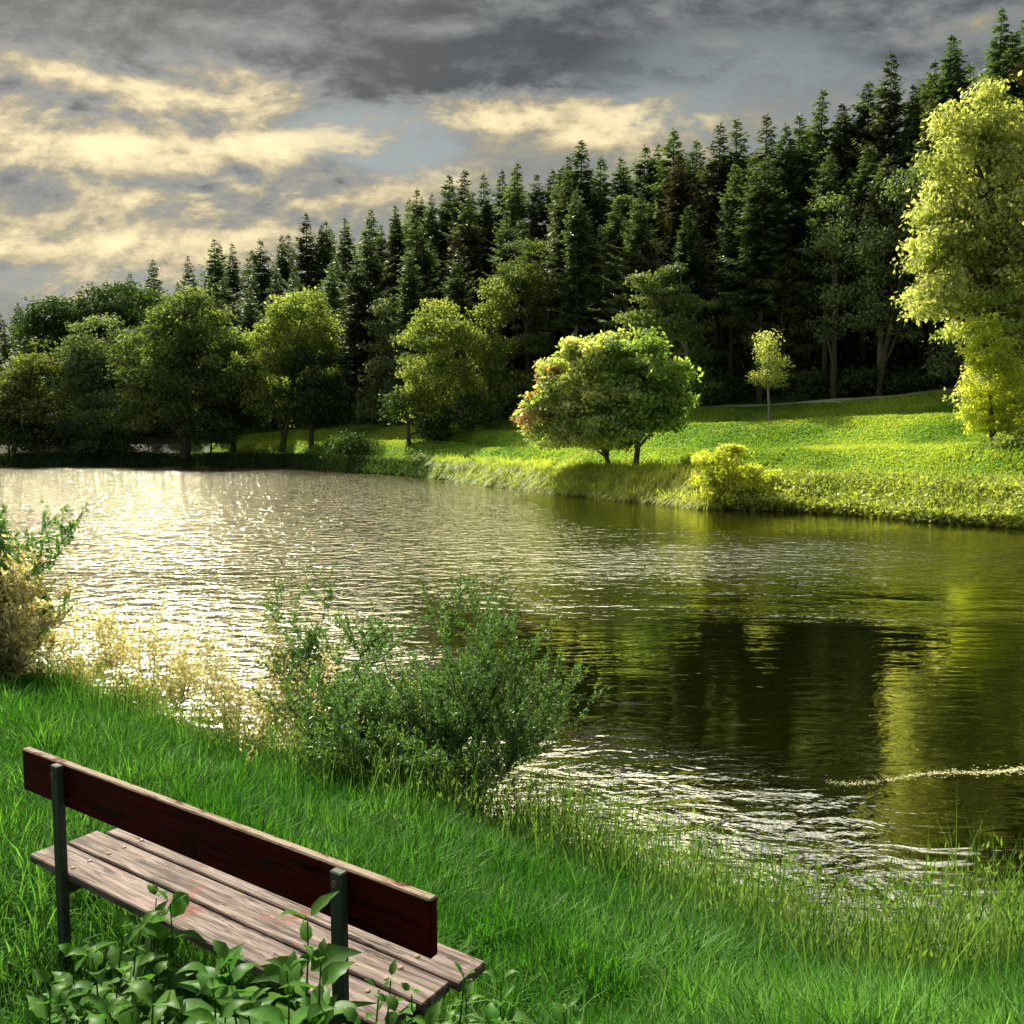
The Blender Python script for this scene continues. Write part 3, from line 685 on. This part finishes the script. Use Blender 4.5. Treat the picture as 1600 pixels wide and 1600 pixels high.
tree('meadow_shrub', 'low yellow green shrub on the meadow at the right edge', 'shrub', 1590, 690, 46, [(1575, 695, 26, 12), (1605, 690, 24, 16)], M_lime, .2, 60, .05, 77)


# ------------------------------------------------------------------ far bank and meadow grass (uncountable)
def blades(g, P, H, Wd, lean, seed, seg=2, curl=.5, tintv=None, dirs=None):
    r = np.random.default_rng(seed); n = len(P)
    az = r.uniform(0, 2 * math.pi, n) if dirs is None else dirs + r.normal(0, .5, n)
    d = np.stack([np.cos(az), np.sin(az), np.zeros(n)], 1); f = az + math.pi / 2 + r.normal(0, .5, n)
    s = np.stack([np.cos(f), np.sin(f), np.zeros(n)], 1)
    H = np.broadcast_to(H, (n,)) * r.uniform(.6, 1.25, n); ln = lean * r.uniform(.2, 1.4, n)
    rows = []; ts = np.linspace(0, 1, seg + 1)
    for t in ts:
        c = P + d * (H * ln * t ** 1.8)[:, None] + np.array([0, 0, 1]) * (H * (t - curl * ln * t ** 2.6))[:, None]
        wd = (np.broadcast_to(Wd, (n,)) * (1 - t) ** .6 * .5)[:, None]
        rows.append((c - s * wd, c + s * wd))
    V = np.stack([q for rr in rows[:-1] for q in rr] + [rows[-1][0]], 1); k = V.shape[1]
    idx = (np.arange(n) * k)[:, None]
    T = np.clip(r.normal(.45, .22, n), 0, 1) if tintv is None else tintv
    g.add(V.reshape(-1, 3), idx + np.array([[0, 1, 3, 2]]), np.repeat(T, k)); base_n = g.n - n * k
    for q in range(1, seg - 1):
        g.f.append((idx + np.array([[2 * q, 2 * q + 1, 2 * q + 3, 2 * q + 2]]) + base_n).astype(np.int32))
    g.f.append((idx + np.array([[2 * (seg - 1), 2 * (seg - 1) + 1, 2 * seg]]) + base_n).astype(np.int32))


def scatter_far(n, d0, d1, pxa, pxb, seed):
    """points on the far bank, a fraction between d0..d1 metres behind the shore"""
    r = np.random.default_rng(seed); px = r.uniform(pxa, pxb, n); sh = tbl(px, T_SH)
    y = sh + r.uniform(d0, d1, n); x = (px - 800) / 1400 * y
    return x, y, ground_z(x, y), px


r = np.random.default_rng(3)
g = Geo()
n = 150000; px = r.uniform(540, 1680, n); sh = tbl(px, T_SH); ed = tbl(px, T_ED)
y = sh + 1.5 + (ed - sh - 6.4) * r.random(n) ** 1.0; x = (px - 800) / 1400 * y
dens = wob(x, y, .25, 5) + wob(x, y, .9, 2) * .5
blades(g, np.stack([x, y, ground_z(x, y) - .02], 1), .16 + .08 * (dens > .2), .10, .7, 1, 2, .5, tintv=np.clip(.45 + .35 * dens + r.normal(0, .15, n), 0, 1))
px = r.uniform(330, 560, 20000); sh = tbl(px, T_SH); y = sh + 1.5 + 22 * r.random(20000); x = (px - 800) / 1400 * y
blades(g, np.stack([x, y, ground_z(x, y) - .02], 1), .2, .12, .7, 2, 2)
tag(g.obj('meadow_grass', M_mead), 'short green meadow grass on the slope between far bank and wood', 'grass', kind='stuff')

# arching tussocks along the water from the bend to the yellow bush, leafy weeds further right
g = Geo()
n = 900; x, y, z, px = scatter_far(n, -.5, 5.2, 680, 1130, 4)
for i in range(n):
    k = 46; rr = np.random.default_rng(1000 + i); hh = rr.uniform(.7, 1.25)
    P = np.stack([x[i] + rr.normal(0, .16, k), y[i] + rr.normal(0, .16, k), np.full(k, z[i] - .05)], 1)
    blades(g, P, hh, .055, 1.0, 2000 + i, 4, .85, np.clip(rr.normal(.35 + .5 * (px[i] - 700) / 500, .2, k), 0, 1), dirs=np.full(k, -1.9 + rr.normal(0, .25)))
tag(g.obj('bank_grass', M_bankg), 'long arching yellow green grass hanging over the far bank', 'grass', kind='stuff')
g = Geo()
n = 60000; x, y, z, px = scatter_far(n, -.7, 5.5, 1130, 1800, 6)
hgt = .75 + .25 * wob(x, y, 1.3, 3)
P = np.stack([x, y, z + np.random.default_rng(8).random(n) ** .7 * hgt * .8 * (1 - .6 * sstep(2.5, 5.5, y - tbl(px, T_SH)))], 1); rr = np.random.default_rng(9)
Nn = rr.normal(0, .6, (n, 3)) + np.array([0, -.3, .8]); Dr = rr.normal(size=(n, 3)); Dr = Dr - norm(Nn) * (Dr * norm(Nn)).sum(1, keepdims=True)
leaf_quads(g, P, Dr, Nn, rr.uniform(.14, .28, n), rr.uniform(.08, .16, n), np.clip(.45 + .3 * wob(x, y, .8, 1) + rr.normal(0, .2, n), 0, 1))
n = 24000; x, y, z, px = scatter_far(n, -.5, 4.5, 1130, 1800, 10)
blades(g, np.stack([x, y, z], 1), .8, .05, .7, 11, 3, .6)
tag(g.obj('bank_weeds', M_bankg), 'leafy green weeds covering the low bank at right', 'weeds', kind='stuff')
g = Geo()
n = 12000; x, y, z, px = scatter_far(n, -.6, 3.0, -60, 690, 12)
blades(g, np.stack([x, y, z], 1), .7, .12, .7, 13, 3, .6)
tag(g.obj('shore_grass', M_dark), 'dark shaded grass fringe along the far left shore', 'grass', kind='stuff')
# undergrowth inside the wood edge
g = Geo()
n = 30000; rr = np.random.default_rng(14); px = rr.uniform(-100, 1750, n); y = tbl(px, T_ED) + rr.uniform(-.5, 22, n); x = (px - 800) / 1400 * y
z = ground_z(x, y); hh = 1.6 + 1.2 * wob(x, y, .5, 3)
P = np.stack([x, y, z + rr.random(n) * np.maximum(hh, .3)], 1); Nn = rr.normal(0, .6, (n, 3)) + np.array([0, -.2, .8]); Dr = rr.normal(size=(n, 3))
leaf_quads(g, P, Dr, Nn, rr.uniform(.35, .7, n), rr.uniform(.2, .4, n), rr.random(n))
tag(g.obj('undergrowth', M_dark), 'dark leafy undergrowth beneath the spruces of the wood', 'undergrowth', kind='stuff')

# ------------------------------------------------------------------ near bank grass
g = Geo(); rr = np.random.default_rng(20)
n = 300000; tpx = rr.uniform(-330, 1930, n); ns = np.interp(tpx, NPX, N_SH)
y = 2.0 + (ns + .1 - 2.0) * rr.random(n) ** .75; x = (tpx - 800) / 1400 * y
keep = rr.random(n) < np.clip(.45 + .55 * (1 - (y - 2) / (ns - 2)) + .15, 0, 1) + .25
x, y, tpx, ns = x[keep], y[keep], tpx[keep], ns[keep]; n = len(x)
z = ground_z(x, y)
tuft = wob(x, y, 3.1, 4) * .5 + wob(x, y, 7.0, 9) * .5
hh = .33 + .16 * tuft + .12 * sstep(.35, .95, (y - 2) / (ns - 2))
hh *= np.where((tpx < 700), 1.15, 1.0)
# trodden, shorter grass round the bench
bd = np.hypot((x + 1.0) * .6, y - 3.0); hh *= .6 + .4 * sstep(.4, 1.4, bd)
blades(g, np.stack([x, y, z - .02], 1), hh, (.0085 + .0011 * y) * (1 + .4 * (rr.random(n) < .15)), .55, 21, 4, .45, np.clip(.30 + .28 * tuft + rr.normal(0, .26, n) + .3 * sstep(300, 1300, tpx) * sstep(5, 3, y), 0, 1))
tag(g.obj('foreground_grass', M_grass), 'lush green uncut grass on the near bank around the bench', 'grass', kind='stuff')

# seed stalks and reeds along the water's edge
g = Geo(); n = 7500; tpx = np.concatenate([rr.uniform(-200, 800, 3500), rr.uniform(800, 1800, 4000)]); ns = np.interp(tpx, NPX, N_SH)
y = ns - np.abs(rr.normal(0, .7, n)) + .35; x = (tpx - 800) / 1400 * y; z = np.maximum(ground_z(x, y), -.1)
hs = rr.uniform(.45, 1.0, n) * (1 + .25 * (tpx > 1450))
blades(g, np.stack([x, y, z], 1), hs, .011, .3, 22, 4, .3)
ny_ = 3500; tb = rr.uniform(-300, 1900, ny_); yb = 2.2 + (np.interp(tb, NPX, N_SH) - 2.3) * rr.random(ny_) ** .8; xb = (tb - 800) / 1400 * yb
blades(g, np.stack([xb, yb, ground_z(xb, yb)], 1), .30, .006 + .0006 * yb, .9, 24, 4, .4, rr.uniform(.8, 1, ny_))
nb_ = 900; tb = np.concatenate([rr.uniform(-100, 900, 320), rr.uniform(850, 1480, 320), rr.uniform(1430, 1780, 260)]); nsb = np.interp(tb, NPX, N_SH)
yb = nsb - np.abs(rr.normal(0, .45, nb_)) + .2; xb = (tb - 800) / 1400 * yb; zb = np.maximum(ground_z(xb, yb), -.1); hb = rr.uniform(.65, 1.1, nb_)
blades(g, np.stack([xb, yb, zb], 1), hb, .015, .3, 23, 5, .3, np.clip(rr.normal(.25, .2, nb_), 0, 1))
x = np.concatenate([x, xb]); y = np.concatenate([y, yb]); z = np.concatenate([z, zb]); hs = np.concatenate([hs, hb]); n += nb_
tips = np.concatenate([rr.choice(n - nb_, 2000, replace=False), np.arange(n - nb_, n)]); PP = []; DD = []
for i in tips:
    for q in range(5):
        PP.append((x[i] + rr.normal(0, .03), y[i] + rr.normal(0, .03), z[i] + hs[i] * rr.uniform(.55, .95))); DD.append((rr.normal(0, .35), rr.normal(0, .35), 1))
leaf_quads(g, np.array(PP), np.array(DD), rr.normal(size=(len(PP), 3)), 0.05, .012, rr.uniform(.5, 1, len(PP)))
tag(g.obj('seed_stalks', M_stalk), 'tall thin grass stalks with seed heads fringing the near water edge', 'reeds', kind='stuff')


# ------------------------------------------------------------------ near shrubs with fine branches
def shrub(name, label, px, D, H, spread, nst, leafn, mat, seed, ll=.05, lw=.016, bias=(0, 0), droop=.0, leafpart='leaves', depth=3, r0=.012, lo=.3, z0=None):
    r = random.Random(seed); x0 = xat(px, D); zz0 = (gz(x0, D) if z0 is None else z0)
    t = thing(name, label, 'shrub', (x0, D, max(zz0, -.15)))
    sg = Geo(); segs = []

    def grow(p, d, ln, rad, lev):
        n = 5; P = [np.array(p)]; dd = np.array(d, float)
        for i in range(n):
            dd = norm(dd + np.array([r.gauss(0, .16), r.gauss(0, .16), r.gauss(0, .1) + .05 - droop * lev]))
            P.append(P[-1] + dd * ln / n)
        tube(sg, P, np.linspace(rad, rad * .45, n + 1), 5 if lev < 2 else 3, cap=False)
        segs.append((P, lev, ln))
        if lev < depth:
            for k in range(r.randint(4, 6) if lev < 2 else r.randint(3, 4)):
                i = r.randint(1, n); a = r.uniform(0, 6.28); q = np.array([math.cos(a), math.sin(a), r.uniform(-.1, .7)])
                grow(P[i], norm(dd * .9 + q * .75), ln * r.uniform(.42, .68), rad * .5, lev + 1)
    for k in range(nst):
        a = k / nst * 6.28 + r.uniform(-.4, .4); s_ = r.uniform(.15, 1) * spread
        grow((math.cos(a) * .06, math.sin(a) * .06, 0), (math.cos(a) * s_ + bias[0], math.sin(a) * s_ + bias[1], 1), H * r.uniform(.5, .75), r0, 0)
    sg.obj('branches', M_twig, t)
    rr = np.random.default_rng(seed); fine = [s for s in segs if s[1] >= depth - 1]; wts = np.array([s[2] for s in fine])
    ci = rr.choice(len(fine), leafn, p=wts / wts.sum()); tt = rr.uniform(0, 5, leafn); PP = np.zeros((leafn, 3)); DD = np.zeros((leafn, 3))
    for j, (c, q) in enumerate(zip(ci, tt)):
        P = fine[c][0]; i = min(int(q), 4); PP[j] = P[i] * (1 - (q - i)) + P[i + 1] * (q - i); DD[j] = P[i + 1] - P[i]
    ok = PP[:, 2] > H * lo * rr.uniform(.6, 1.4, leafn); PP = PP[ok]; DD = norm(DD[ok]); m_ = len(PP)
    DD = DD + rr.normal(0, .7, (m_, 3)); lg = Geo()
    leaf_quads(lg, PP + rr.normal(0, .01, (m_, 3)), DD, rr.normal(0, .6, (m_, 3)) + np.array([0, 0, .7]), ll * rr.uniform(.6, 1.4, m_), lw * rr.uniform(.8, 1.3, m_), np.clip(rr.normal(.45, .25, m_), 0, 1))
    lg.obj(leafpart, mat, t)
    return t


shrub('willow_shrub', 'large fine leaved willow shrub with dark bare lower stems at the near shore', 692, 8.0, 1.62, .85, 15, 56000, M_shrub, 101, .036, .014, lo=.38)
shrub('willow_shrub', 'dense smaller shrub leaning left of the large fine leaved willow', 590, 9.0, 1.5, .9, 9, 30000, M_shrub, 102, .036, .014, (-.15, 0), lo=.5)
shrub('willow_shrub', 'dark tufted shrub rising over the water at the left of the willow group', 505, 10.2, 1.75, .5, 8, 22000, M_shrub, 103, .038, .015, (-.1, 0), lo=.55)
shrub('willow_shrub', 'low middle willow shrub filling the gap between the large and the left willows', 615, 8.4, 1.45, 1.0, 12, 34000, M_shrub, 112, .036, .014, lo=.25)
shrub('twiggy_bush', 'mostly bare twiggy bush below the willow shrub with few glint-pale leaves', 560, 8.5, 1.35, .9, 9, 1800, M_glint, 104, .035, .014, lo=.1, r0=.008)
shrub('twiggy_bush', 'thin bare branches reaching over the bright water right of the willow', 815, 7.3, 1.05, .9, 6, 500, M_shrub, 105, .04, .014, (.35, 0), lo=.3, r0=.007)
shrub('twiggy_bush', 'low glint-pale leaved bush on the bright shore below the sun glare', 380, 9.7, 1.35, 1.0, 10, 6500, M_glint, 106, .04, .018, lo=.15, r0=.007)
shrub('twiggy_bush', 'glint-pale leaved bush at the water edge directly under the white glare', 235, 11.0, 1.35, 1.1, 10, 6500, M_glint, 107, .045, .02, lo=.15, r0=.007)
shrub('twiggy_bush', 'glint-pale bush between the glare and the leafy bush of the left edge', 110, 12.0, 1.35, 1.0, 10, 6500, M_glint, 108, .05, .022, lo=.15, r0=.007)
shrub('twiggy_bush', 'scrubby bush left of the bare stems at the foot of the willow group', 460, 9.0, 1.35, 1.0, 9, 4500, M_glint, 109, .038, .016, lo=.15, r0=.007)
shrub('leafy_bush', 'broad leaved green bush at the left edge overhanging the bright water', -18, 11.5, 2.3, .42, 10, 20000, M_shrub, 110, .07, .03, (-.1, 0), lo=.25)
shrub('leafy_bush', 'glint-pale leaved bush low at the left edge below the broad leaved bush', -10, 10.8, 1.5, .6, 9, 10000, M_glint, 111, .07, .034, lo=.2)

# ------------------------------------------------------------------ bench
def wood(name, a, b, c, gl=.6, sp=.3, crack=.0, worn=None):
    def col(n, g):
        s = n.vm('MULTIPLY', g, (1.2, 14, 14)); k = n.noise(s, 3, 8, .65, .6)
        base = n.mix(n.ss(k, .3, .7), a, b)
        base = n.mix(n.ss(n.noise(g, 5, 6, .7), .55, .68), base, c)
        ck = n.noise(n.vm('MULTIPLY', g, (.9, 26, 26)), 2.2, 3, .5, .3)
        ln = n.ss(n.m('ABSOLUTE', n.m('SUBTRACT', ck, .5)), .022, .004)
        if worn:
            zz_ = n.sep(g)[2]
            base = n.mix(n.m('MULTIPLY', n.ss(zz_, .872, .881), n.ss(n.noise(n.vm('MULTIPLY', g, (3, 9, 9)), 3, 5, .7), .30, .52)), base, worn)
        return n.mix(n.m('MULTIPLY', ln, n.m('MULTIPLY', n.ss(n.noise(g, 3.1, 2), .42, .6), crack)), base, (.02, .015, .012))
    return simple(name, col, gl, lambda n, g: n.noise(n.vm('MULTIPLY', g, (1.2, 22, 22)), 4, 8, .7), sp)


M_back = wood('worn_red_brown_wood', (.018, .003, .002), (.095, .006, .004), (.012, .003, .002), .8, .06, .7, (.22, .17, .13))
M_seat = wood('weathered_seat_wood', (.045, .035, .03), (.24, .19, .165), (.14, .06, .045), .85, .12, 1.0)
M_post = simple('weathered_green_post', lambda n, g: n.mix(n.noise(n.vm('MULTIPLY', g, (8, 8, 2)), 4, 6, .7), (.015, .025, .018), (.07, .08, .06)), .8)
M_bolt = simple('rusty_bolt', lambda n, g: n.mix(n.noise(g, 30, 3), (.10, .04, .02), (.2, .12, .08)), .6)
M_conc = simple('bench_foot', lambda n, g: n.mix(n.noise(g, 20, 4), (.06, .07, .05), (.16, .16, .13)), .9)
aY = math.atan2(-1.22, 1.81)
bench = thing('park_bench', 'weathered wooden bench with a dark red plank back facing the lake', 'bench', (-2.04, 3.63, 1.42), rz=aY)
X_, Y_, Z_ = np.eye(3)
# local: x along the bench, y towards the lake, z up; z=0 is world 1.42
def plank(name, mat, x0, x1, y0, y1, z0, z1, skew=0):
    g = Geo(); box(g, ((x0 + x1) / 2, (y0 + y1) / 2, (z0 + z1) / 2), X_, Y_, Z_, x1 - x0, y1 - y0, z1 - z0, bev=.005)
    return g.obj(name, mat, bench)


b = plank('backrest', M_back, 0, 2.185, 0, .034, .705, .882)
for i, (xx) in enumerate((.30, 1.845)):
    g2 = Geo(); tube(g2, [[xx, -.034, .845], [xx, -.041, .845]], [.012, .010], 8); g2.obj('bolt', M_bolt, b)
for i, (y0, y1, xa, xb) in enumerate(((-.005, .135, .03, 2.0), (.147, .285, .05, 2.03), (.297, .44, .10, 2.06))):
    sp = plank('seat_plank', M_seat, xa, xb, y0, y1, .400, .436)
    for xx in (.30, 1.845):
        for yo in (.035, .105):
            g2 = Geo(); tube(g2, [[xx + .004 * i, y0 + yo, .434], [xx + .004 * i, y0 + yo, .4385], [xx + .004 * i, y0 + yo, .441]], [.010, .010, .005], 8); g2.obj('bolt', M_bolt, sp)
for xx in (.30, 1.845):
    g2 = Geo(); box(g2, (xx, -.018, .33), X_, Y_, Z_, .05, .030, 1.10, bev=.004); g2.obj('post', M_post, bench)
    g2 = Geo(); box(g2, (xx, .21, .372), X_, Y_, Z_, .05, .42, .05); g2.obj('seat_bearer', M_post, bench)
    g2 = Geo(); box(g2, (xx, .36, .11), X_, Y_, Z_, .07, .07, .46); g2.obj('front_leg', M_conc, bench)


# ------------------------------------------------------------------ broad-leaved weeds in front of the bench
def leaf_blade(g, base, d, up, L, W, tint, rr, sag=.35):
    """one ovate pointed toothed leaf, curved, with a raised fold along the midrib"""
    d = norm(np.array(d, float)); s = norm(np.cross(d, up)); n = np.cross(s, d); m = 7
    t = np.linspace(0, 1, m); wd = W * .5 * np.sin(np.clip(t, 0, 1) ** .62 * math.pi) ** 1.15; wd[0] = W * .03; wd[-1] = 0
    th = 1 + .10 * np.where(np.arange(m) % 2, 1, -1)
    c = np.array(base) + np.outer(t * L, d) + np.outer(-sag * L * t ** 2, np.array([0, 0, 1.0]))
    l = c + np.outer(wd * th, s) + np.outer(wd * .35, n); r_ = c - np.outer(wd * th, s) + np.outer(wd * .35, n)
    V = np.concatenate([l, c, r_]); F = []
    for i in range(m - 1): F += [[i, i + 1, m + i + 1, m + i], [m + i, m + i + 1, 2 * m + i + 1, 2 * m + i]]
    tv = np.concatenate([np.full(m, tint), np.full(m, min(1.0, tint + .22)), np.full(m, tint)]) + np.tile(np.where(np.arange(m) % 2, .08, -.08), 3)
    g.add(V, F, np.clip(tv, 0, 1))


def weed(label, px, py_top, D, L=.10, nodes=7, seed=0, stems=2, group=None):
    rr = np.random.default_rng(seed); x = xat(px, D); z0 = gz(x, D); top = at(px, py_top, D)[2]; H = max(.18, top - z0)
    t = thing('leafy_weed', label, 'weed', (x, D, z0)); sg = Geo(); lg = Geo()
    for s_ in range(stems):
        a = rr.uniform(0, 6.28); hh = H * (1 if s_ == 0 else rr.uniform(.45, .95)); off = np.array([math.cos(a), math.sin(a)]) * (0 if s_ == 0 else rr.uniform(.06, .15))
        tt = np.linspace(0, 1, 8); P = np.stack([off[0] * tt ** 1.3 + .02 * np.sin(tt * 4 + a), off[1] * tt ** 1.3 + .02 * np.cos(tt * 3 + a) - .02, tt * hh - .02], 1)
        tube(sg, P, np.linspace(.005, .002, 8), 5)
        a0 = rr.uniform(0, 3)
        for k in range(nodes):
            f = .30 + .70 * k / (nodes - 1); p = np.array([np.interp(f, tt, P[:, q]) for q in range(3)]); ang = a0 + k * 1.571 + rr.normal(0, .2)
            ll = L * (1.15 - .6 * f ** 3) * rr.uniform(.6, 1.2)
            for side in (0, math.pi):
                az = ang + side + rr.normal(0, .15); el = .15 + .6 * f ** 2
                dv = np.array([math.cos(az) * math.cos(el), math.sin(az) * math.cos(el), math.sin(el)])
                leaf_blade(lg, p + dv * .012, dv, np.array([0, 0, 1.0]) + rr.normal(0, .2, 3), ll, ll * rr.uniform(.36, .50), float(np.clip(rr.normal(.5, .22), 0, 1)), rr, rr.uniform(.15, .6))
    sg.obj('stem', M_weed, t, True); lg.obj('leaves', M_weed, t, True)


WEEDS = [(235, 1400, 2.75, .13, 'tall leafy weed rising over the near left part of the bench seat'),
         (165, 1440, 2.6, .12, 'leafy weed below the left end of the bench seat'),
         (110, 1480, 2.55, .11, 'dark leafy weed near the left bench post foot'),
         (60, 1520, 2.45, .11, 'low dark weed at the left bottom corner of the photo'),
         (200, 1520, 2.2, .12, 'dark broad leaved weed low in front of the bench, left of centre'),
         (300, 1510, 2.25, .14, 'weed with pointed bright leaves under the seat edge left of centre'),
         (355, 1480, 2.3, .14, 'weed whose broad leaves cross the seat edge at the middle of the bench'),
         (455, 1425, 2.3, .14, 'tallest leafy weed, covering the seat left of the right bench post'),
         (420, 1500, 2.1, .14, 'dark weed with large leaves below the middle of the bench'),
         (500, 1480, 2.15, .12, 'leafy weed touching the right bench post on its left side'),
         (590, 1520, 2.15, .09, 'small leaved weed just right of the right bench post'),
         (650, 1530, 2.2, .08, 'slender pale weed over the right end of the bench seat'),
         (710, 1515, 2.25, .08, 'slender weed at the right corner of the bench seat'),
         (770, 1520, 2.25, .08, 'rightmost small leaved weed beside the end of the bench'),
         (330, 1570, 1.95, .12, 'weed at the bottom edge of the photo below the bench middle'),
         (130, 1570, 2.1, .11, 'weed at the bottom edge of the photo below the left bench post'),
         (560, 1575, 1.95, .10, 'weed at the bottom edge of the photo under the right bench post'),
         (620, 1560, 2.0, .11, 'broad leaved weed at the bottom edge just right of the right bench post'),
         (700, 1575, 2.0, .11, 'broad leaved weed at the bottom edge under the right end of the seat'),
         (800, 1580, 2.05, .11, 'broad leaved weed at the bottom edge beyond the right end of the seat'),
         (880, 1560, 2.3, .09, 'low dark weed in the grass at the bottom right of the bench')]
for i, (px, py, D, L, lb) in enumerate(WEEDS):
    weed(lb, px, py, D, L * 1.25, 8, 300 + i, 4 if L > .1 else 7)

# ------------------------------------------------------------------ pale streak of drifting pollen on the water
g = Geo(); rr = np.random.default_rng(40); n = 1500
t = rr.random(n); px = 1290 + 420 * t; py = 1222 - 38 * t ** 1.5 + 4 * np.sin(t * 12) + rr.normal(0, 1, n) * (1 + 5 * rr.random(n) ** 3)
pts = np.array([at(a, b_, 1.0) for a, b_ in zip(px, py)]); dep = 3.6 / (3.6 - pts[:, 2]); x = pts[:, 0] * dep; y = dep
an = rr.uniform(0, 6.28, n); s1 = rr.uniform(.004, .018, n) * (.4 + t); C_ = np.stack([x, y, rr.uniform(.004, .007, n)], 1)
leaf_quads(g, C_, np.stack([np.cos(an) + 1.2, np.sin(an) * .5, 0 * an], 1), np.tile([[0, 0, 1.0]], (n, 1)), s1 * 2, s1, rr.random(n))
M_pollen = simple('pollen_scum', lambda n, g: n.mix(n.noise(g, 9, 3), (.28, .28, .12), (.5, .48, .25)), .9)
tag(g.obj('pollen_streak', M_pollen), 'pale streak of floating pollen on the dark water at right', 'pollen', kind='stuff')
